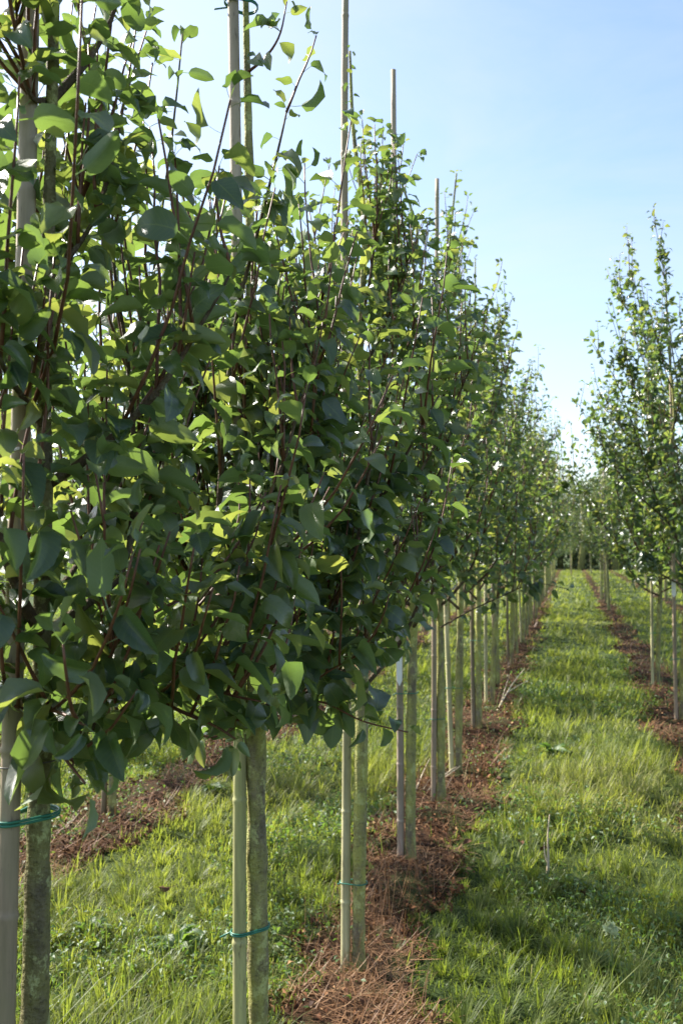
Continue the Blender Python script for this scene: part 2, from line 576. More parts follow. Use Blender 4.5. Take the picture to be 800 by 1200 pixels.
# ------------------------------------------------------------------ grass, straw, weeds
def blades(mb, x, y, L, W, az, lean, bend, rnd, z0=0.0, mi=0):
    n = len(x)
    B = np.stack([x, y, ground_h(x, y) + z0], 1)
    D = np.stack([np.cos(az), np.sin(az), np.zeros(n)], 1)
    S = np.stack([-np.sin(az), np.cos(az), np.zeros(n)], 1)
    V = np.zeros((n, 7, 3))
    p = B.copy()
    ts = [0, 0.4, 0.75, 1]
    for i, tt in enumerate(ts):
        if i:
            a = lean + bend * (tt - 0.2)
            p = p + (L * (ts[i] - ts[i - 1]))[:, None] * (np.sin(a)[:, None] * D + np.cos(a)[:, None] * np.array([0, 0, 1.0]))
            p[:, 2] = np.maximum(p[:, 2], B[:, 2] + 0.004)
        if i < 3:
            hw = W * (1, 0.85, 0.55)[i] * 0.5
            V[:, 2 * i] = p - S * hw[:, None]
            V[:, 2 * i + 1] = p + S * hw[:, None]
        else:
            V[:, 6] = p
    o = (np.arange(n) * 7)[:, None]
    F4 = np.concatenate([o + np.array([0, 1, 3, 2]), o + np.array([2, 3, 5, 4])])
    F3 = o + np.array([4, 5, 6])
    mb.add(V.reshape(-1, 3), [F4, F3], mi, None, np.tile(np.array([0, 0, .4, .4, .75, .75, 1]), n), np.repeat(rnd, 7))


def scatter(rng, d0, d1, dens, xmin=-13, xmax=7.5):
    """points on the ground between two distances, inside the view wedge and a margin round it"""
    a0, a1 = -YAW - R(26), -YAW + R(27)
    n = int(dens * (a1 - a0) / 2 * (d1 ** 2 - d0 ** 2))
    rr = np.sqrt(rng.uniform(d0 ** 2, d1 ** 2, n))
    a = rng.uniform(a0, a1, n)
    x, y = rr * np.sin(a), rr * np.cos(a)
    k = (x > xmin) & (x < xmax)
    return x[k], y[k]


rng = np.random.default_rng(5)
gmb, smb, wmb, lmb = MB(), MB(), MB(), MB()
for d0, d1, dens, wk, lk in ((2.0, 4.2, 13000, 0.8, 1.0), (4.2, 7, 5600, 1.1, 1.0), (7, 12, 2000, 1.8, 1.0), (12, 25, 520, 3.2, 1.0), (25, 62, 95, 7.0, 1.1)):
    x, y = scatter(rng, d0, d1, dens)
    sd = strip_dist(x, y)
    keep = (sd > -0.09 * rng.random(len(x))) | (rng.random(len(x)) < 0.05 + 0.9 * np.clip(patch_noise(x, y, 3.4, 55) - 0.1, 0, 1))
    tuft = patch_noise(x, y, 2.6, 3)
    fine = patch_noise(x, y, 9, 4)
    keep &= rng.random(len(x)) < np.clip(0.72 + 0.3 * fine, 0.25, 1)
    x, y, sd, tuft, fine = x[keep], y[keep], sd[keep], tuft[keep], fine[keep]
    n = len(x)
    L = (0.048 + 0.07 * np.clip(tuft + 0.05, 0, 1.7) + 0.025 * np.clip(fine, 0, 1.5)) * rng.uniform(0.55, 1.45, n) * lk
    L *= np.clip(0.6 + sd * 3, 0.55, 1)
    long_ = rng.random(n) < 0.03
    L[long_] *= rng.uniform(1.5, 2.5, long_.sum())
    W = rng.uniform(0.0028, 0.006, n) * wk
    flow = 2.2 * patch_noise(x, y, 1.4, 8)
    az = np.where(rng.random(n) < 0.45, flow + rng.normal(0, 0.7, n), rng.uniform(0, TAU, n))
    cell = 0.14 if d1 < 13 else 0.4
    ci, cj = np.floor(x / cell), np.floor(y / cell)
    h1 = np.modf(np.sin(ci * 127.1 + cj * 311.7) * 43758.5)[0]; h2 = np.modf(np.sin(ci * 269.5 + cj * 183.3) * 21547.3)[0]
    cx, cy = (ci + 0.5 + 0.45 * h1) * cell, (cj + 0.5 + 0.45 * h2) * cell
    tf = (rng.random(n) < 0.5) & (h1 * h2 > -0.25)
    ox, oy = x - cx, y - cy
    x = np.where(tf, cx + ox * 0.3, x); y = np.where(tf, cy + oy * 0.3, y)
    az = np.where(tf, np.arctan2(oy, ox), az)
    L = np.where(tf, L * (1.15 + 0.45 * np.abs(h2)), L)
    rnd = np.clip(0.52 + 0.14 * np.where(tf, h2, 0) + 0.2 * patch_noise(x, y, 1.1, 6) + rng.normal(0, 0.17, n), 0, 0.9)
    dry = rng.random(n) < 0.018
    rnd[dry] = rng.uniform(0.93, 1, dry.sum())
    blades(gmb, x, y, L, W, az, np.abs(rng.normal(0.25, 0.4, n)), rng.uniform(0.1, 2.0, n), rnd)
    # dead straw lying in the bare strips
    x, y = scatter(rng, d0, d1, dens * 0.62)
    sd = strip_dist(x, y)
    k = (sd < 0.02) & (rng.random(len(x)) < np.clip(0.36 + 0.42 * patch_noise(x, y, 5, 21), 0.03, 0.95))
    x, y, sd = x[k], y[k], sd[k]
    n = len(x)
    heap = np.clip(patch_noise(x, y, 3.0, 22), 0, 1.5) * np.clip(-sd * 7, 0, 1)
    L = rng.uniform(0.04, 0.17, n)
    up = rng.random(n) < 0.10 + 0.25 * heap
    lean = np.where(up, rng.uniform(0.2, 1.0, n), rng.uniform(1.1, 1.65, n))
    z0 = 0.02 + rng.random(n) * (0.02 + 0.055 * heap)
    tall = (rng.random(n) < 0.30) & (patch_noise(x, y, 3.4, 27) > 0.55)
    L[tall] = rng.uniform(0.1, 0.27, tall.sum()); lean[tall] = rng.uniform(0.0, 0.9, tall.sum())
    blades(smb, x, y, L, rng.uniform(0.0018, 0.0045, n) * wk, rng.uniform(0, TAU, n), lean, rng.uniform(-0.5, 0.6, n), np.clip(rng.normal(0.40, 0.26, n), 0, 1), z0)
    # crumbled dead leaves on the bare soil
    if d1 < 26:
        x, y = scatter(rng, d0, d1, dens * 0.42)
        k = (strip_dist(x, y) < 0.05) & (rng.random(len(x)) < np.clip(0.55 + 0.4 * patch_noise(x, y, 6, 23), 0.1, 1))
        x, y = x[k], y[k]
        n = len(x)
        P = np.stack([x, y, ground_h(x, y) + rng.uniform(0.02, 0.06, n)], 1)
        Yd = rng.normal(0, 1, (n, 3)); Yd[:, 2] *= 0.3
        Z = rng.normal(0, 0.5, (n, 3)); Z[:, 2] += 1
        add_leaves(lmb, T_FAR, P, frames_from(Yd, Z), rng.uniform(0.012, 0.036, n) * (wk ** 0.5), rng)
    # small broad leaves low in the sward
    if d1 < 13:
        x, y = scatter(rng, d0, d1, dens * 0.40)
        sd = strip_dist(x, y)
        k = rng.random(len(x)) < np.clip(0.25 + 0.7 * patch_noise(x, y, 2.2, 31), 0, 1) * np.where(sd > 0, 1, 0.4)
        x, y = x[k], y[k]
        n = len(x)
        P = np.stack([x, y, ground_h(x, y) + rng.uniform(0.0, 0.09, n)], 1)
        Yd = rng.normal(0, 1, (n, 3)); Yd[:, 2] = np.abs(Yd[:, 2]) * 0.5
        Z = rng.normal(0, 0.4, (n, 3)); Z[:, 2] += 1
        add_leaves(wmb, T_FAR, P, frames_from(Yd, Z), rng.uniform(0.012, 0.032, n) * (wk ** 0.5), rng)
tagged(gmb.build('grass', M['grass'], attrs=True), 'short lush green grass of the aisles between the tree rows', 'grass', kind='stuff')
tagged(smb.build('dead_grass', M['straw'], attrs=True), 'brown dead grass lying in the bare strips under the tree rows', 'dead grass', kind='stuff')
tagged(lmb.build('leaf_litter', M['litter'], attrs=True), 'crumbled reddish brown leaf litter on the bare strips', 'leaf litter', kind='stuff')
tagged(wmb.build('ground_weeds', M['weed'], attrs=True), 'small broad leaved weeds mixed into the grass', 'weeds', kind='stuff')

# ------------------------------------------------------------------ trees
UP = np.array([0, 0, 1.0])


def unit(v):
    v = np.asarray(v, float)
    return v / (np.linalg.norm(v) + 1e-12)


def rot_about(v, k, a):
    return v * math.cos(a) + np.cross(k, v) * math.sin(a) + k * (k @ v) * (1 - math.cos(a))


class Tree:
    """geometry of one tree in its own coordinates (foot at the origin)"""
    def __init__(s, seed, height=3.25, base=1.12, spread=1.0, n_limb=17, r0=0.0235, trunk=None, hand=(), shoots=5, leaf=0.068, gap=0.036, skip=None, tops=1.0, ltop=None, low=18, hi=(58, 84)):
        s.rng = rng = np.random.default_rng(seed)
        s.leaf, s.gap = leaf, gap
        s.limbs = []                       # each: list of (path, radii, is_shoot)
        s.LP, s.LY, s.LZ, s.LS, s.LB = [], [], [], [], []
        if trunk is None:
            a, b = rng.normal(0, 0.025, 2), rng.normal(0, 0.03, 2)
            trunk = [(0, 0, -0.06), (a[0] * .4, a[1] * .4, 0.6), (a[0], a[1], 1.3), (b[0], b[1], 2.2), (b[0] + rng.normal(0, .02), b[1] + rng.normal(0, .02), 2.65), (b[0] + rng.normal(0, .03), b[1] + rng.normal(0, .03), 2.65 + (height - 2.65) * .55), (b[0] * 1.3 + rng.normal(0, .02), b[1] * 1.3, height)]
        s.tp = smooth_path(trunk, 26)
        hz = s.tp[:, 2]
        H = hz[-1]
        s.H = H
        tt = np.clip(hz / H, 0, 1)
        s.tr = r0 * (1 - 0.80 * np.clip((tt - 0.22) / 0.78, 0, 1) ** 0.85) * (1 + 0.55 * np.exp(-np.maximum(hz, 0) / 0.035))
        s.tr *= 1 + 0.06 * rng.normal(0, 1, len(hz))
        az0 = rng.uniform(0, TAU)
        for path, r_a, *ns in hand:
            s.limb(smooth_path(path, 14), r_a, ns[0] if ns else shoots, True)
        for i in range(n_limb):
            u = (i + rng.uniform(0.1, 0.9)) / n_limb
            h = base + ((ltop or H - 0.75) - base) * u ** 1.25
            az = az0 + i * 2.4 + rng.normal(0, 0.3)
            if skip and skip(h, az):
                continue
            p = s.trunk_at(h)
            ln = (0.98 - 0.46 * u) * rng.uniform(0.75, 1.2) * spread
            el0 = R(rng.uniform(low, low + 28) + 14 * u); el1 = R(rng.uniform(*hi))
            pts = [p]
            d_az = rng.normal(0, 0.25)
            m = 8
            for k in range(m):
                q = (k + 0.5) / m
                el = el0 + (el1 - el0) * min(1, q * 1.5)
                a2 = az + d_az * q + rng.normal(0, 0.08)
                pts.append(pts[-1] + ln / m * np.array([math.cos(a2) * math.cos(el), math.sin(a2) * math.cos(el), math.sin(el) + rng.normal(0, 0.05)]))
            s.limb(np.array(pts), r0 * (0.42 - 0.16 * u), shoots, False)
        # the leader's own leaves
        m = s.tp[hz > H - 0.95 * tops]
        if len(m) > 2:
            s.leafy(m, -1, 0, 1.0, size=0.8)
        s.LP, s.LY, s.LZ = np.array(s.LP), np.array(s.LY), np.array(s.LZ)
        s.LS, s.LB = np.array(s.LS), np.array(s.LB)
        s.FR = frames_from(s.LY, s.LZ)

    def trunk_at(s, h):
        return np.array([np.interp(h, s.tp[:, 2], s.tp[:, i]) for i in range(3)])

    def limb(s, P, r, shoots, hand):
        rng = s.rng
        b = len(s.limbs)
        n = len(P)
        parts = [(P, np.linspace(r, max(r * 0.22, 0.0016), n), False)]
        s.leafy(P, b, 0.22, 1.0)
        s.spurs(P, b)
        for k in range(shoots):
            q = rng.uniform(0.25, 0.95)
            i = min(int(q * (n - 1)), n - 2)
            p = P[i] + (P[i + 1] - P[i]) * rng.random()
            T = unit(P[i + 1] - P[i])
            side = unit(np.cross(T, rng.normal(0, 1, 3)))
            ln = rng.uniform(0.16, 0.52) * (1.15 - 0.4 * q)
            d = unit(T * 0.55 + side * 0.6 + UP * 0.75)
            pts = [p]
            for j in range(5):
                d = unit(d + UP * 0.22 + rng.normal(0, 0.07, 3))
                pts.append(pts[-1] + d * ln / 5)
            pts = np.array(pts)
            parts.append((pts, np.linspace(max(r * 0.36, 0.0032), 0.0015, 6), True))
            s.leafy(pts, b, 0.08, 1.0)
        s.limbs.append(parts)

    def one_leaf(s, p, T, az, b, size=1.0, fl=0.9):
        rng = s.rng
        ref = unit(np.cross(T, UP + 1e-3 * rng.normal(0, 1, 3)))
        out = rot_about(ref, T, az)
        y = unit(out * fl + T * rng.uniform(0.1, 0.7) + UP * rng.uniform(-0.15, 0.3))
        z = unit(UP * 0.75 + T * 0.2 + np.array([-.3, .05, 0]) + rng.normal(0, 0.6, 3))
        s.LP.append(p); s.LY.append(y); s.LZ.append(z)
        s.LS.append(s.leaf * size * rng.uniform(0.6, 1.22) * float(np.interp(p[2], [1.15, 1.5, 2.2, 3.0], [1.04, 0.98, 0.84, 0.78]))); s.LB.append(b)

    def leafy(s, P, b, q0, q1, size=1.0):
        rng = s.rng
        seg = np.linalg.norm(np.diff(P, axis=0), axis=1)
        cum = np.concatenate([[0], np.cumsum(seg)])
        tot = cum[-1]
        az = rng.uniform(0, TAU)
        d = q0 * tot
        while d < tot * q1:
            i = min(np.searchsorted(cum, d, 'right') - 1, len(P) - 2)
            u = (d - cum[i]) / (seg[i] + 1e-9)
            p = P[i] + (P[i + 1] - P[i]) * u
            T = unit(P[i + 1] - P[i])
            s.one_leaf(p, T, az, b, size * (1.0 - 0.35 * max(0, (d / tot - 0.7)) / 0.3))
            az += 2.4 + rng.normal(0, 0.3)
            d += s.gap * rng.uniform(0.7, 1.4)
        for _ in range(2):
            s.one_leaf(P[-1], unit(P[-1] - P[-2]), rng.uniform(0, TAU), b, size * 0.6, 0.5)

    def spurs(s, P, b):
        rng = s.rng
        n = len(P)
        tot = np.linalg.norm(np.diff(P, axis=0), axis=1).sum()
        for k in range(int(tot / 0.075)):
            q = rng.uniform(0.12, 0.8)
            i = min(int(q * (n - 1)), n - 2)
            p = P[i] + (P[i + 1] - P[i]) * rng.random()
            T = unit(P[i + 1] - P[i])
            a0 = rng.uniform(0, TAU)
            for j in range(rng.integers(2, 5)):
                s.one_leaf(p, T, a0 + rng.normal(0, 0.9), b, rng.uniform(0.8, 1.15))

    # ---- turning it into objects
    def trunk_mb(s, sides=12):
        P, r = s.tp, s.tr
        Q = smooth_path(P, 90) if sides >= 12 else P
        rr = np.interp(Q[:, 2], P[:, 2], r) * (1 + (0.05 * s.rng.normal(0, 1, len(Q)) if sides >= 12 else 0))
        V, F = tube(Q, rr, sides)
        mb = MB(); mb.add(V, F)
        return mb

    def limb_mb(s, parts, sides=7, mb=None, mi=(0, 1)):
        mb = mb or MB()
        for P, r, sh in parts:
            V, F = tube(P, r, 5 if sh else sides)
            mb.add(V, F, mi[1] if sh or r[0] < 0.0045 else mi[0])
        return mb


def ordinal(n):
    return ['first', 'second', 'third', 'fourth', 'fifth', 'sixth', 'seventh', 'eighth', 'ninth', 'tenth', 'eleventh', 'twelfth', 'thirteenth', 'fourteenth', 'fifteenth', 'sixteenth', 'seventeenth', 'eighteenth', 'nineteenth', 'twentieth'][n - 1]


def near_tree(tr, base, label, group, lod, n_leaf=300, min_px=0, old=None):
    """a tree whose limbs, and up to 300 leaves that show largest, are parts of their own"""
    root = link('pear_tree', None, loc=tuple(base))
    root.empty_display_size = 0.2
    tagged(root, label, 'tree', group)
    tr.trunk_mb(14).build('trunk', old or M['bark'], root)
    br = [tr.limb_mb(p).build('branch', [M['limb'], M['shoot']], root) for p in tr.limbs]
    world_p = tr.LP + np.asarray(base)
    px, py, d = project(world_p)
    seen = (px > -30) & (px < 830) & (py > -30) & (py < 1230) & (d > 0.3)
    score = np.where(seen, tr.LS / np.maximum(d, 0.3) * FPX, 0)
    order = np.argsort(-score)
    take = order[:n_leaf]
    take = take[score[take] > min_px]
    rest = np.setdiff1d(np.arange(len(tr.LP)), take)
    for i in take:
        par = br[tr.LB[i]] if tr.LB[i] >= 0 else root
        o = link('leaf', LEAF_ME[int(tr.rng.integers(len(LEAF_ME)))], par)
        m = Matrix([[*(tr.FR[i][r] * tr.LS[i]), tr.LP[i][r]] for r in range(3)] + [[0, 0, 0, 1]])
        o.matrix_local = m
    mb = MB()
    add_leaves(mb, T_NEAR if lod == 0 else T_MID, tr.LP[rest], tr.FR[rest], tr.LS[rest], tr.rng)
    tagged(mb.build('foliage', M['leaf'], root, attrs=True), kind='stuff')
    return root


def stake(base, top, tone, label, group, r=0.0165, ties=(), tag=None, trunk_xy=None, sides=10, seed=0):
    """bamboo pole with node rings from foot to top; ties = heights of the wire loops round pole and trunk"""
    rg = np.random.default_rng(seed)
    base, top = np.asarray(base, float), np.asarray(top, float)
    root = link('bamboo_stake', None, loc=tuple(base))
    root.empty_display_size = 0.1
    tagged(root, label, 'stake', group)
    D = top - base
    H = D[2]
    zs, rs = [], []
    z = -0.08
    nodes = []
    zz = rg.uniform(0.1, 0.3)
    while zz < H - 0.05:
        nodes.append(zz); zz += rg.uniform(0.22, 0.34)
    for q in np.linspace(-0.08, H, 24):
        zs.append(q); rs.append(1.0)
    for q in nodes:
        for dz, k in ((-0.012, 1.0), (-0.004, 1.10), (0.0, 1.13), (0.004, 1.05), (0.007, 0.97), (0.014, 1.0)):
            zs.append(q + dz); rs.append(k)
    o = np.argsort(zs)
    zs, rs = np.array(zs)[o], np.array(rs)[o]
    P = np.stack([D[0] * zs / H + 0.004 * np.sin(zs * 2.1 + seed), D[1] * zs / H + 0.004 * np.cos(zs * 1.7 + seed), zs], 1)
    V, F = tube(P, rs * r * (1 - 0.28 * np.clip(zs / H, 0, 1)), sides)
    mb = MB(); mb.add(V, F)
    p = mb.build('pole', M['stake'], root)
    p.color = (*tone, 1)
    for h, mat, turns in ties:
        c0 = np.array([np.interp(h, zs, P[:, 0]), np.interp(h, zs, P[:, 1])])
        c1 = trunk_xy(h) - base[:2]
        ra, rb = r * 1.02 + 0.003, trunk_r(h) + 0.004
        u = (c1 - c0); dist = np.linalg.norm(u); u /= dist; w = np.array([-u[1], u[0]])
        loop = []
        for tn in range(turns):
            for a in np.linspace(math.pi / 2, 1.5 * math.pi, 9):
                loop.append((*(c0 + ra * (math.cos(a) * u + math.sin(a) * w)), h + 0.0045 * tn))
            for a in np.linspace(-math.pi / 2, math.pi / 2, 9):
                loop.append((*(c1 + rb * (math.cos(a) * u + math.sin(a) * w)), h + 0.0045 * tn + 0.002))
        loop.append(loop[0])
        tail = np.array(loop[0]) + np.array([-0.03, -0.02, -0.012])
        loop.append(tuple(tail))
        V, F = tube(loop, 0.0021 if mat is M['wire'] else 0.0012, 6)
        mb = MB(); mb.add(V, F)
        mb.build('wire_tie', mat, root)
    if tag:
        h0, ln, wd = tag
        c0 = np.array([np.interp(h0, zs, P[:, 0]), np.interp(h0, zs, P[:, 1])])
        f = unit(np.array([-base[0], -base[1], 0]))
        s_ = np.array([-f[1], f[0], 0])
        c = np.array([c0[0], c0[1], h0]) + f * (r + 0.004)
        prof = [(-wd / 2, 0), (wd / 2, 0), (wd / 2, -ln * 0.82), (0, -ln), (-wd / 2, -ln * 0.82)]
        V = [c + s_ * a + UP * b + f * e for e in (0, 0.0015) for a, b in prof]
        F5 = np.array([[4, 3, 2, 1, 0], [5, 6, 7, 8, 9]])
        F4 = np.array([[i, (i + 1) % 5, 5 + (i + 1) % 5, 5 + i] for i in range(5)])
        mb = MB(); mb.add(V, [F5, F4])
        q = mb.build('plant_tag', M['tag'], root, smooth=False)
        q['label'] = 'white pointed plant tag'
    return root


def trunk_r(h):
    return 0.0245


TAN, GREEN, GREY, PALE, DARK = (0.38, 0.28, 0.2), (0.52, 0.51, 0.21), (0.40, 0.31, 0.25), (0.60, 0.56, 0.31), (0.22, 0.17, 0.11)

# ---- the left row, nearest trees: foot columns read off the photograph
LEFT_PIX = [43, 301, 419, 479, 515, 535, 559, 574, 585, 596, 605]
LEFT_Y = [row_y(p, XL) for p in LEFT_PIX]


def foot(X, y):
    return np.array([X, y, float(ground_h(X, y))])


def rel(base, pts):
    return [at(*p) - base for p in pts]


def fork(base, t):
    return t - base


NAMES = ['pear tree with lichened trunk at the left edge, nearest the camera',
         'second pear tree of the near left row, trunk greenish, top cut off by the frame',
         'third pear tree of the near left row, slender leader rising beside its pole',
         'fourth pear tree of the near left row, its stake carrying a white tag',
         'fifth pear tree of the near left row, trunk dark in shade',
         'sixth pear tree of the near left row, with leaning pale stake',
         'seventh pear tree of the near left row, stake and trunk both brown',
         'eighth pear tree of the near left row beside the dry fallen branch']
TREES = []
GROUP_L = 'pear trees of the near left row'

# T0
b0 = foot(XL, LEFT_Y[0])
d0 = 1.27
hand0 = [
    (rel(b0, [(50, 868, 1.27), (105, 852, 1.33), (150, 832, 1.42), (172, 765, 1.50), (240, 702, 1.58), (318, 580, 1.68), (350, 480, 1.74), (374, 425, 1.80)]), 0.0085),
    (rel(b0, [(160, 800, 1.46), (170, 755, 1.49), (164, 640, 1.54), (166, 520, 1.57), (172, 400, 1.60), (186, 275, 1.64), (203, 150, 1.68), (214, 40, 1.70)]), 0.0058, 6),
    (rel(b0, [(50, 745, 1.27), (28, 705, 1.22), (4, 640, 1.18), (-14, 500, 1.15), (-20, 350, 1.12)]), 0.0095),
    (rel(b0, [(52, 742, 1.27), (95, 712, 1.33), (145, 668, 1.42), (158, 560, 1.46), (150, 420, 1.50), (132, 300, 1.52), (135, 170, 1.56)]), 0.0078, 7),
    (rel(b0, [(52, 705, 1.27), (85, 670, 1.36), (103, 630, 1.45), (120, 540, 1.52), (118, 420, 1.58)]), 0.0055),
    (rel(b0, [(56, 122, 1.27), (92, 84, 1.31), (115, 52, 1.34), (135, 10, 1.36), (150, -60, 1.38)]), 0.0075, 2),
    (rel(b0, [(54, 118, 1.27), (36, 112, 1.23), (24, 60, 1.2), (18, -10, 1.18)]), 0.0048),
    (rel(b0, [(52, 500, 1.27), (30, 470, 1.2), (0, 420, 1.12), (-25, 330, 1.05)]), 0.006),
    (rel(b0, [(54, 330, 1.27), (90, 290, 1.32), (120, 235, 1.36), (140, 150, 1.4)]), 0.005, 4),
    (rel(b0, [(105, 852, 1.33), (95, 876, 1.29), (84, 900, 1.27)]), 0.003, 2),
    (rel(b0, [(150, 832, 1.42), (130, 865, 1.38), (112, 885, 1.35)]), 0.003, 2),
    (rel(b0, [(172, 765, 1.50), (212, 788, 1.46), (262, 812, 1.42), (306, 822, 1.39)]), 0.0035, 5),
    (rel(b0, [(160, 800, 1.46), (196, 826, 1.41), (236, 845, 1.38)]), 0.003, 4),
    (rel(b0, [(240, 702, 1.58), (285, 690, 1.5), (338, 688, 1.45)]), 0.003, 4),
    (rel(b0, [(110, 850, 1.34), (140, 800, 1.30), (150, 750, 1.28)]), 0.003, 4),
    (rel(b0, [(130, 690, 1.40), (110, 770, 1.34), (88, 810, 1.30)]), 0.003, 4),
    (rel(b0, [(60, 862, 1.27), (76, 888, 1.22), (100, 918, 1.19)]), 0.003, 2),
    (rel(b0, [(196, 826, 1.41), (250, 850, 1.40), (276, 866, 1.40)]), 0.003, 2),
    (rel(b0, [(50, 830, 1.27), (70, 835, 1.18), (100, 850, 1.12)]), 0.003, 3),
    (rel(b0, [(49, 815, 1.27), (28, 830, 1.22), (2, 818, 1.18)]), 0.003, 3),
]
tr0 = [at(36, 1330, 1.27) - b0, at(41, 1200, 1.27) - b0, at(45, 1000, 1.27) - b0, at(50, 740, 1.27) - b0, at(53, 420, 1.27) - b0, at(59, 200, 1.27) - b0, at(64, 0, 1.27) - b0, at(72, -300, 1.29) - b0]
tr0 = [np.array([tr0[0][0] - 0.006, tr0[0][1], -0.06])] + tr0
TREES.append((Tree(101, trunk=tr0, hand=hand0, base=1.5, n_limb=6, spread=0.6, shoots=8, r0=0.0215, leaf=0.072, gap=0.034, ltop=1.9, tops=1.6,
                   skip=lambda h, az: math.cos(az - R(-70)) > 0.3), b0))
tr = TREES[0][0]
for (px, py, dd), (qx, qy), sz in (((262, 668, 1.46), (283, 722), 0.082), ((322, 640, 1.45), (330, 700), 0.085), ((298, 690, 1.43), (312, 748), 0.078), ((300, 628, 1.47), (345, 655), 0.08), ((240, 690, 1.44), (215, 735), 0.074)):
    p, q = at(px, py, dd) - b0, at(qx, qy, dd + 0.01) - b0
    tr.LP = np.vstack([tr.LP, p]); tr.LS = np.append(tr.LS, sz); tr.LB = np.append(tr.LB, 13)
    away = unit(p + b0 - CL) + np.array([-0.25, 0.0, 0.35])
    tr.FR = np.concatenate([tr.FR, frames_from((q - p)[None], away[None])])
# T1
b1 = foot(XL, LEFT_Y[1])
hand1 = [
    (rel(b1, [(300, 838, 2.12), (345, 818, 2.12), (400, 788, 2.14), (440, 752, 2.16), (482, 698, 2.18), (505, 655, 2.2)]), 0.0065),
    (rel(b1, [(330, 825, 2.12), (375, 822, 2.08), (425, 845, 2.05), (478, 858, 2.03)]), 0.003, 1),
    (rel(b1, [(300, 822, 2.12), (278, 845, 2.0), (264, 868, 1.93)]), 0.0035, 3),
    (rel(b1, [(345, 818, 2.12), (380, 790, 2.0), (415, 770, 1.95)]), 0.0035, 5),
    (rel(b1, [(300, 810, 2.12), (325, 790, 1.95), (345, 800, 1.85)]), 0.0035, 5),
    (rel(b1, [(300, 815, 2.12), (260, 800, 2.1), (225, 780, 2.1), (200, 760, 2.1)]), 0.004, 6),
    (rel(b1, [(299, 800, 2.12), (270, 740, 1.98), (255, 650, 1.86), (262, 520, 1.80), (275, 380, 1.80), (300, 280, 1.82), (325, 180, 1.86), (336, 130, 1.88)]), 0.0085, 5),
    (rel(b1, [(290, 85, 2.14), (312, 66, 2.12), (328, 40, 2.1), (336, 2, 2.1)]), 0.004, 0),
    (rel(b1, [(298, 760, 2.12), (330, 700, 2.0), (355, 610, 1.92), (365, 500, 1.9), (372, 400, 1.92), (382, 300, 1.95)]), 0.007, 6),
    (rel(b1, [(298, 790, 2.12), (250, 750, 2.2), (215, 680, 2.25), (205, 560, 2.25), (215, 440, 2.25), (230, 340, 2.28)]), 0.007, 6),
]
tr1 = [at(303, 1200, 2.14) - b1, at(301, 1000, 2.13) - b1, at(299, 800, 2.12) - b1, at(296, 500, 2.13) - b1, at(292, 200, 2.14) - b1, at(288, 0, 2.15) - b1, at(286, -180, 2.16) - b1]
tr1 = [np.array([tr1[0][0] + 0.004, tr1[0][1], -0.06])] + tr1
TREES.append((Tree(102, trunk=tr1, hand=hand1, base=1.08, n_limb=18, spread=0.8, shoots=8, r0=0.0245, leaf=0.074, gap=0.035, ltop=1.8, tops=0.3), b1))
# T2 .. T7
specs = [(103, 3.32, 0.9, 22, 2.4), (104, 3.25, 0.95, 20, 2.6), (105, 3.72, 0.98, 21, 2.9), (106, 3.5, 1.0, 18, 2.7), (107, 3.95, 1.05, 21, 3.1), (108, 3.85, 1.05, 20, 3.05)]
for k, (sd, H, sp, nl, lt) in enumerate(specs):
    i = k + 2
    b = foot(XL, LEFT_Y[i])
    hand = ()
    if i == 4:
        dd = project(b + np.array([0, 0, 1.2]))[2]
        hand = [(rel(b, [(516, 735, dd), (550, 716, dd - .1), (585, 700, dd - .2), (625, 684, dd - .3), (664, 690, dd - .35)]), 0.0055)]
    if i == 6:
        dd = project(b + np.array([0, 0, 1.2]))[2]
        hand = [(rel(b, [(559, 690, dd), (600, 612, dd + .1), (634, 586, dd + .2), (663, 565, dd + .3), (692, 535, dd + .3), (713, 505, dd + .3)]), 0.006)]
    TREES.append((Tree(sd, height=H, base=1.0 if i == 2 else 1.06, spread=sp, n_limb=nl, hand=hand, shoots=9 if i == 2 else 7, r0=0.0245, leaf=0.072, gap=0.034 if i < 4 else 0.039, ltop=lt, tops=0.9 if i == 2 else 0.8), b))
ST = []
for i, (tr, b) in enumerate(TREES):
    near_tree(tr, b, NAMES[i], GROUP_L, 0 if i < 3 else 1, 300 if i < 7 else 200, min_px=8, old=M['old_bark'] if i == 0 else None)


def tone_var(tone, k):
    rg = random.Random(k)
    f = rg.uniform(0.85, 1.12)
    return tuple(min(1, c * f) for c in tone)


# stakes of the nearest trees
def pole(i, foot_off, top, tone, label, ties=(), tag=None, r=0.018):
    tr, b = TREES[i]
    fb = b + np.array([foot_off[0], foot_off[1], 0])
    fb[2] = ground_h(fb[0], fb[1])
    stake(fb, top, tone, label, 'bamboo stakes of the near left row', r=r, ties=ties, tag=tag,
          trunk_xy=lambda h: (tr.trunk_at(h) + b)[:2], seed=i + 3)


def line_top(fb, z, px, py, d):
    """extend the line from the foot through the point seen at a pixel up to height z"""
    q = at(px, py, d)
    k = (z - fb[2]) / (q[2] - fb[2])
    return fb + (q - fb) * k


def foot_from(px, py, d):
    q = at(px, py, d)
    return q


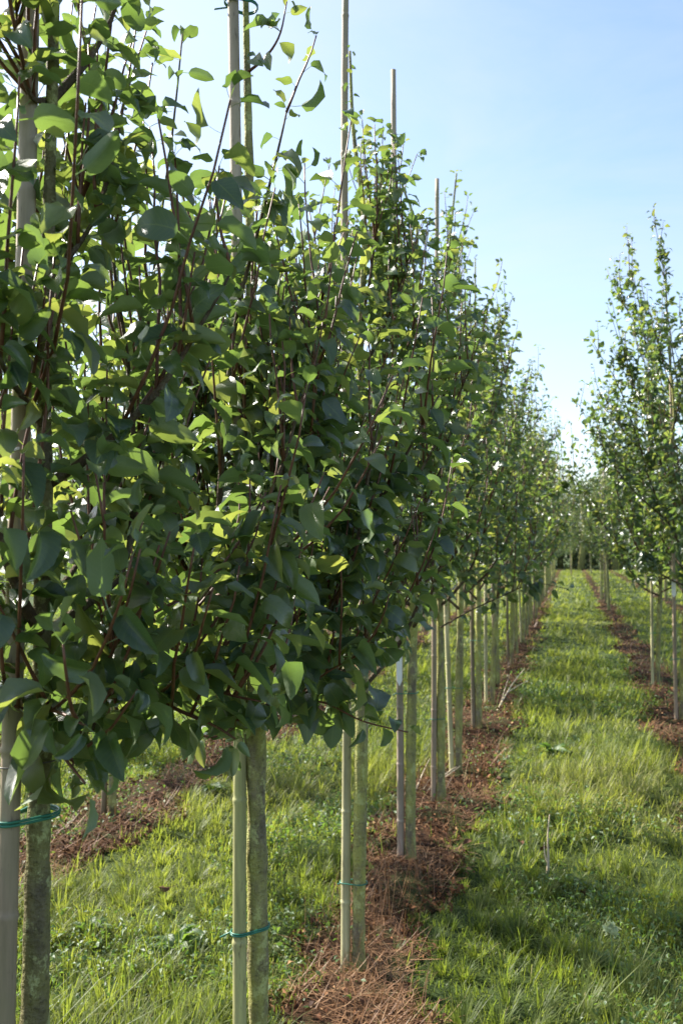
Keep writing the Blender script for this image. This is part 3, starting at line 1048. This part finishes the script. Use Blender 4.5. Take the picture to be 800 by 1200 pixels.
W1 = [(1.10, M['wire'], 2), (1.18, M['greywire'], 1)]
f0 = at(5, 1330, 1.245); o0 = (f0 - b0)[:2]
pole(0, o0, line_top(np.array([f0[0], f0[1], 0]), 3.2, 27, 250, 1.25), TAN, 'light tan bamboo stake at the left edge, tied with green wire', W1, r=0.0155)
f1 = at(284.5, 1300, 2.10); o1 = (f1 - b1)[:2]
pole(1, o1, line_top(np.array([f1[0], f1[1], 0]), 3.5, 275, 40, 2.13), GREEN, 'yellow green bamboo stake with node rings beside the second left tree', [(0.59, M['wire'], 2), (2.82, M['wire'], 2)], r=0.0175)
b = TREES[2][1]
pole(2, (-0.040, -0.012), b + np.array([-0.045, 0.0, 3.62]), PALE, 'tallest pale green bamboo stake, beside the third left tree', [(0.33, M['wire'], 1)], r=0.0175)
b = TREES[3][1]
pole(3, (-0.042, -0.012), b + np.array([-0.075, 0.0, 3.82]), GREY, 'pinkish grey bamboo stake bearing a white pointed tag', [(0.80, M['wire'], 1)], tag=(0.985, 0.15, 0.026), r=0.0175)
b = TREES[4][1]
pole(4, (-0.046, -0.012), b + np.array([-0.01, 0.0, 3.7]), TAN, 'brown bamboo stake of the fifth left tree, in the shade', [(0.50, M['wire'], 1)], r=0.0165)
b = TREES[5][1]
pole(5, (-0.045, 0.0), b + np.array([-0.12, 0.0, 3.1]), PALE, 'pale bamboo stake leaning left against the sixth left tree', [(0.6, M['wire'], 1)])
b = TREES[6][1]
pole(6, (-0.042, -0.01), b + np.array([-0.05, 0.0, 3.25]), DARK, 'dark brown bamboo stake of the seventh left tree', [(0.75, M['wire'], 1)])
b = TREES[7][1]
pole(7, (-0.046, 0.0), b + np.array([-0.05, 0.0, 3.2]), PALE, 'pale yellow bamboo stake of the eighth left tree', [(0.9, M['wire'], 1)])

# ---- the two nearest trees of the right row
RIGHT_Y = [row_y(795, XR), row_y(767, XR)]
bR = foot(XR, RIGHT_Y[0])
dR = project(bR + UP)[2]
handR = [(rel(bR, [(796, 640, dR), (765, 575, dR), (742, 500, dR - .1), (718, 440, dR - .1), (690, 400, dR - .1)]), 0.007),
         (rel(bR, [(795, 560, dR), (770, 480, dR), (755, 400, dR), (742, 330, dR), (722, 325, dR)]), 0.006),
         (rel(bR, [(796, 610, dR), (772, 540, dR - .1), (748, 470, dR - .15), (730, 410, dR - .15), (716, 352, dR - .15)]), 0.006),
         (rel(bR, [(793, 450, dR), (783, 380, dR), (776, 310, dR), (765, 255, dR)]), 0.006)]
trR = Tree(201, height=3.9, ltop=3.05, base=1.05, spread=1.5, low=10, hi=(44, 78), n_limb=30, hand=handR, shoots=8, leaf=0.086, gap=0.037)
near_tree(trR, bR, 'pear tree at the right edge, nearest of the right row, tall leafy top', 'pear trees of the right row', 1, 250, 7)
TREES.append((trR, bR))
stake(bR + np.array([-0.047, -0.01, 0]), bR + np.array([-0.05, 0, 3.3]), TAN, 'brown bamboo stake at the right edge with a white tag', 'bamboo stakes of the right row',
      tag=(1.22, 0.15, 0.034), ties=[(0.55, M['wire'], 1)], trunk_xy=lambda h: (trR.trunk_at(h) + bR)[:2], seed=41)
bR2 = foot(XR, RIGHT_Y[1])
d2 = project(bR2 + UP)[2]
handR2 = [(rel(bR2, [(765, 640, d2), (745, 590, d2), (722, 545, d2), (700, 515, d2), (684, 505, d2 - .1)]), 0.006)]
trR2 = Tree(202, height=3.7, ltop=2.85, base=1.0, spread=1.5, low=8, hi=(40, 76), n_limb=30, hand=handR2, shoots=8, leaf=0.086, gap=0.037)
near_tree(trR2, bR2, 'second pear tree of the right row, standing alone with bushy spreading crown', 'pear trees of the right row', 1, 0, 7)
TREES.append((trR2, bR2))
stake(bR2 + np.array([-0.045, -0.01, 0]), bR2 + np.array([-0.05, 0, 3.2]), PALE, 'pale bamboo stake beside the second tree of the right row', 'bamboo stakes of the right row',
      ties=[(0.6, M['wire'], 1)], trunk_xy=lambda h: (trR2.trunk_at(h) + bR2)[:2], seed=42)

# ---- farther trees: five grown forms, copied along the rows
PROTO = []
for k in range(5):
    tr = Tree(300 + k, height=(3.8, 3.6, 4.05, 3.8, 3.5)[k], base=1.05, spread=1.3, low=12, hi=(48, 80), n_limb=21, shoots=7, leaf=0.084, gap=0.046)
    trunk_me = tr.trunk_mb(8).mesh('trunk', [M['bark']], attrs=False)
    mb = MB()
    for p in tr.limbs:
        tr.limb_mb(p, 5, mb, (1, 2))
    add_leaves(mb, T_FAR, tr.LP, tr.FR, tr.LS, tr.rng)
    crown_me = mb.mesh('crown', [M['leaf'], M['limb'], M['shoot']])
    PROTO.append((trunk_me, crown_me))
POLE_ME = []
for k in range(3):
    mb = MB()
    H = (3.2, 3.4, 2.9)[k]
    zs = np.linspace(-0.08, H, 14)
    P = np.stack([0.006 * np.sin(zs * 1.6 + k) - 0.01 * k * zs, 0.006 * np.cos(zs * 2 + k), zs], 1)
    V, F = tube(P, 0.0165 * (1 - 0.25 * np.clip(zs / H, 0, 1)), 7)
    mb.add(V, F)
    POLE_ME.append(mb.mesh('pole', [M['stake']], attrs=False))

frng = random.Random(77)


def far_tree(X, y, label, group, slabel, sgroup):
    k = frng.randrange(5)
    x = X + frng.uniform(-0.03, 0.03)
    z = float(ground_h(x, y))
    root = link('pear_tree', None, loc=(x, y, z))
    s = frng.uniform(0.93, 1.08)
    root.scale = (s, s, s)
    root.rotation_euler = (0, 0, frng.uniform(0, TAU))
    tagged(root, label, 'tree', group)
    link('trunk', PROTO[k][0], root)
    tagged(link('crown', PROTO[k][1], root), kind='stuff')
    st = link('bamboo_stake', POLE_ME[frng.randrange(3)], loc=(x - 0.047, y - 0.01, z))
    st.rotation_euler = (frng.uniform(-0.012, 0.012), frng.uniform(-0.012, 0.012), 0)
    st.color = (*frng.choice([TAN, GREEN, GREY, PALE, DARK]), 1)
    tagged(st, slabel, 'stake', sgroup)


def run_row(X, Ys, where, first, numbered, unn):
    for n, y in enumerate(Ys):
        i = first + n
        g, sg = f'pear trees of the {where}', f'bamboo stakes of the {where}'
        if n < numbered:
            far_tree(X, y, f'{ordinal(i)} pear tree of the {where}, counted from the camera', g,
                     f'bamboo stake at the {ordinal(i)} tree of the {where}', sg)
        else:
            far_tree(X, y, f'distant pear tree of the {where}, {unn}', g, f'distant thin bamboo stake of the {where}, {unn}', sg)


ys = [LEFT_Y[8], LEFT_Y[9], LEFT_Y[10]]
while ys[-1] < 44:
    ys.append(ys[-1] + frng.uniform(0.98, 1.2) * (1 if ys[-1] < 25 else 1.5))
run_row(XL, ys, 'near left row', 9, 9, 'merging into the far end')
run_row(XR, [22.2, 24.4, 27.5], 'right row', 3, 3, '')
ys = [4.44, 9.5, 11.4, 12.5, 14.4, 15.5, 17, 18.2, 20, 21.5, 23]
run_row(ROWS['second'], ys, 'second row on the left', 1, 2, 'seen through the nearest crowns')
ys = [6.0, 8.1, 10.3, 12.2, 14.0, 16.4, 18.5]
run_row(ROWS['third'], ys, 'third row on the left', 1, 0, 'barely seen behind the others')
ys = [17.5, 26, 33, 38]
run_row(ROWS['fourth'], ys, 'farthest right row', 1, 0, 'behind the right row')

run_row(0.05, [50.5, 54.0], 'group closing the aisle', 1, 2, '')
run_row(-0.9, [52.0], 'group left of the aisle end', 1, 1, '')
run_row(1.2, [53.5], 'group right of the aisle end', 1, 1, '')

# ------------------------------------------------------------------ woodland at the end of the field
rng = np.random.default_rng(9)
mb = MB()
P, S = [], []
for k in range(170):
    x, y = rng.uniform(-70, 40), rng.uniform(66, 84)
    h = rng.uniform(7.0, 9.6)
    w = rng.uniform(2.2, 3.8)
    V, F = tube([(x, y, -0.1), (x + rng.normal(0, .2), y, h * 0.4), (x, y, h * 0.8)], [0.25, 0.17, 0.06], 6)
    mb.add(V, F, 1)
    for c in range(9):
        cc = np.array([x, y, h * rng.uniform(0.02, 0.88)])
        cc[:2] += rng.normal(0, w * 0.42, 2)
        n = 70
        q = rng.normal(0, 1, (n, 3)); q /= np.linalg.norm(q, axis=1, keepdims=True)
        P.append(cc + q * rng.uniform(0.5, 1.05, (n, 1)) * np.array([1.3, 1.3, 1.0]) * rng.uniform(0.7, 1.2))
P = np.concatenate(P)
n = len(P)
Yd = rng.normal(0, 1, (n, 3)); Z = rng.normal(0, 0.7, (n, 3)); Z[:, 2] += 0.7
add_leaves(mb, T_FAR[:3], P, frames_from(Yd, Z), rng.uniform(0.22, 0.5, n), rng)
tagged(mb.build('woodland', [M['wood_leaf'], M['bark']], attrs=True), 'distant green wood closing off the far end of the rows', 'wood', kind='stuff')

# ------------------------------------------------------------------ small things on the ground
def on_ground(px, py):
    """the ground point seen at a pixel"""
    v = CR @ np.array([(px - 400) / FPX, (600 - py) / FPX, -1.0])
    k = EYE / -v[2]
    p = CL + v * k
    p[2] = float(ground_h(p[0], p[1]))
    return p


T_DOCK = [leaf_template(6, 4, 0.3, c, d, 0.07, 70 + i, pet=0.22, ratio=0.24) for i, (c, d) in enumerate(((1.7, -0.5), (2.0, -0.7), (1.4, -0.3), (1.9, -0.9)))]
DOCK_ME = []
for tp in T_DOCK:
    mb = MB(); mb.add(tp[0], tp[1], 0, tp[2], tp[3])
    DOCK_ME.append(mb.mesh('leaf', [M['weed']]))
wr = random.Random(3)
docks = [((205, 1125), 0.20, 8, 'broad leaved dock plant in the grass left of the second tree'),
         ((262, 1165), 0.17, 7, 'broad leaved dock plant at the foot of the second left stake'),
         ((105, 1100), 0.16, 6, 'small dock plant in the grass beside the nearest trunk'),
         ((648, 885), 0.22, 10, 'dark leafy dock clump in the middle of the grass aisle'),
         ((672, 872), 0.18, 8, 'smaller leafy dock clump right of the one in mid aisle'),
         ((715, 1140), 0.17, 7, 'low dock plant below the pale flower head'),
         ((250, 930), 0.16, 6, 'dock plant at the edge of the brown strip behind'),
         ((538, 945), 0.13, 6, 'small green weed in the brown strip by the fifth tree')]
for (px, py), L, n, lab in docks:
    p = on_ground(px, py)
    root = link('dock_plant', None, loc=tuple(p)); root.empty_display_size = 0.1
    tagged(root, lab, 'weed', 'broad leaved weeds in the grass')
    a0 = wr.uniform(0, TAU)
    for i in range(n * 3):
        a = a0 + i * 2.4 + wr.gauss(0, .3)
        el = wr.uniform(0.1, 0.9)
        y = np.array([[math.cos(a) * math.cos(el), math.sin(a) * math.cos(el), math.sin(el)]])
        fr = frames_from(y, np.array([[wr.gauss(0, .15), wr.gauss(0, .15), 1.0]]))[0] * L * wr.uniform(0.3, 0.62)
        o = link('leaf', DOCK_ME[wr.randrange(4)], root)
        o.matrix_local = Matrix([[*fr[r], 0.0] for r in range(3)] + [[0, 0, 0, 1]])

# pale seed head
p = on_ground(716, 1150)
root = link('wild_flower', None, loc=tuple(p)); root.empty_display_size = 0.1
tagged(root, 'pale greenish white flower head standing in the shaded aisle grass', 'flower')
V, F = tube([(0, 0, -0.02), (0.004, 0.003, 0.09), (0.0, 0.0, 0.175)], [0.0022, 0.002, 0.0016], 6)
mb = MB(); mb.add(V, F); mb.build('stem', M['stem'], root)
mb = MB()
fr_ = np.random.default_rng(4)
n = 80
q = fr_.normal(0, 1, (n, 3)); q[:, 2] = np.abs(q[:, 2]) * 2.2 + 0.4
q /= np.linalg.norm(q, axis=1, keepdims=True)
add_leaves(mb, T_MID[:4], np.tile(np.array([[0, 0, 0.17]]), (n, 1)) + q * 0.006, frames_from(q, fr_.normal(0, 1, (n, 3))), fr_.uniform(0.014, 0.032, n), fr_)
mb.build('flower_head', M['petal'], root, attrs=True)


def stems(name, label, cat, paths, mat, group=None):
    root_p = np.asarray(paths[0][0][0], float)
    root = link(name, None, loc=tuple(root_p)); root.empty_display_size = 0.1
    tagged(root, label, cat, group)
    for k, (P, r) in enumerate(paths):
        Q = smooth_path(np.asarray(P, float) - root_p, 10)
        V, F = tube(Q, np.linspace(r, r * 0.35, 10), 6)
        mb = MB(); mb.add(V, F)
        mb.build('stem' if k == 0 else 'twig', mat, root)


p = on_ground(641, 1022)
stems('dry_stalk', 'bleached upright dry stalk standing in the aisle grass', 'stalk',
      [([p, p + [0.004, 0, 0.08], p + [0.003, 0.0, 0.18], p + [0.012, 0, 0.28]], 0.007), ([p + [0.002, 0, .05], p + [-.012, 0, .1], p + [-.014, 0, .15]], 0.004)], M['drystem'])
p = on_ground(590, 985)
stems('dry_stalk', 'short whitish dry stalk at the right edge of the brown strip', 'stalk',
      [([p, p + [-0.006, 0, 0.04], p + [-0.012, 0.0, 0.085]], 0.003)], M['drystem'])
p = on_ground(578, 842)
p2 = on_ground(612, 802)
stems('fallen_branch', 'dry pale fallen branch sticking out towards the aisle', 'branch',
      [([p, p * .6 + p2 * .4 + [0, 0, 0.09], p * .3 + p2 * .7 + [0, 0, 0.13], p2 + [0.02, 0, 0.17]], 0.009),
       ([p * .6 + p2 * .4 + [0, 0, .09], p * .4 + p2 * .6 + [0.05, 0, .10], p * .2 + p2 * .8 + [0.12, 0, .11]], 0.006),
       ([p * .8 + p2 * .2 + [0, 0, .05], p * .5 + p2 * .5 + [-.04, 0, .12], p * .3 + p2 * .7 + [-.05, 0, .2]], 0.005)], M['drystem'])
p, p2 = on_ground(500, 935), on_ground(545, 898)
stems('fallen_branch', 'thin dry sticks lying in the brown strip behind the fifth tree', 'branch',
      [([p + [0, 0, .03], p * .5 + p2 * .5 + [0, 0, .06], p2 + [0, 0, .05]], 0.006), ([p * .7 + p2 * .3 + [0, 0, .04], p * .4 + p2 * .6 + [.06, 0, .09]], 0.004)], M['drystem'])
p, p2 = on_ground(484, 940), on_ground(503, 905)
stems('fallen_branch', 'dry sticks leaning left of the fifth trunk', 'branch',
      [([p + [0, 0, .02], p * .5 + p2 * .5 + [0, 0, .08], p2 + [0, 0, .12]], 0.006), ([p + [0.03, 0, .02], p2 + [.05, 0, .06]], 0.005)], M['drystem'])

# fallen leaves
fl = [((605, 1008), 0.06, 'curled brown fallen leaf at the right edge of the brown strip'), ((440, 1185), 0.055, 'brown fallen leaf at the bottom beside the third tree'),
      ((686, 1062), 0.05, 'reddish fallen leaf in the shaded grass above the flower'), ((555, 1005), 0.05, 'brown fallen leaf on the strip by the fourth tree'),
      ((206, 1070), 0.06, 'light brown fallen leaf in the grass left of the second tree'), ((645, 1012), 0.06, 'dark brown dead leaf at the foot of the bleached stalk')]
mb = MB(); tp = T_NEAR[3]
mb.add(tp[0], tp[1], 0, tp[2], tp[3]); FALL = mb.mesh('fallen_leaf', [M['dead_leaf']])
for (px, py), L, lab in fl:
    p = on_ground(px, py)
    o = link('fallen_leaf', FALL, loc=(p[0], p[1], p[2] + 0.075))
    o.scale = (L, L, L)
    o.rotation_euler = (wr.uniform(-.5, .5), wr.uniform(-.5, .5) + (math.pi if wr.random() < .4 else 0), wr.uniform(0, TAU))
    tagged(o, lab, 'leaf', 'fallen leaves')
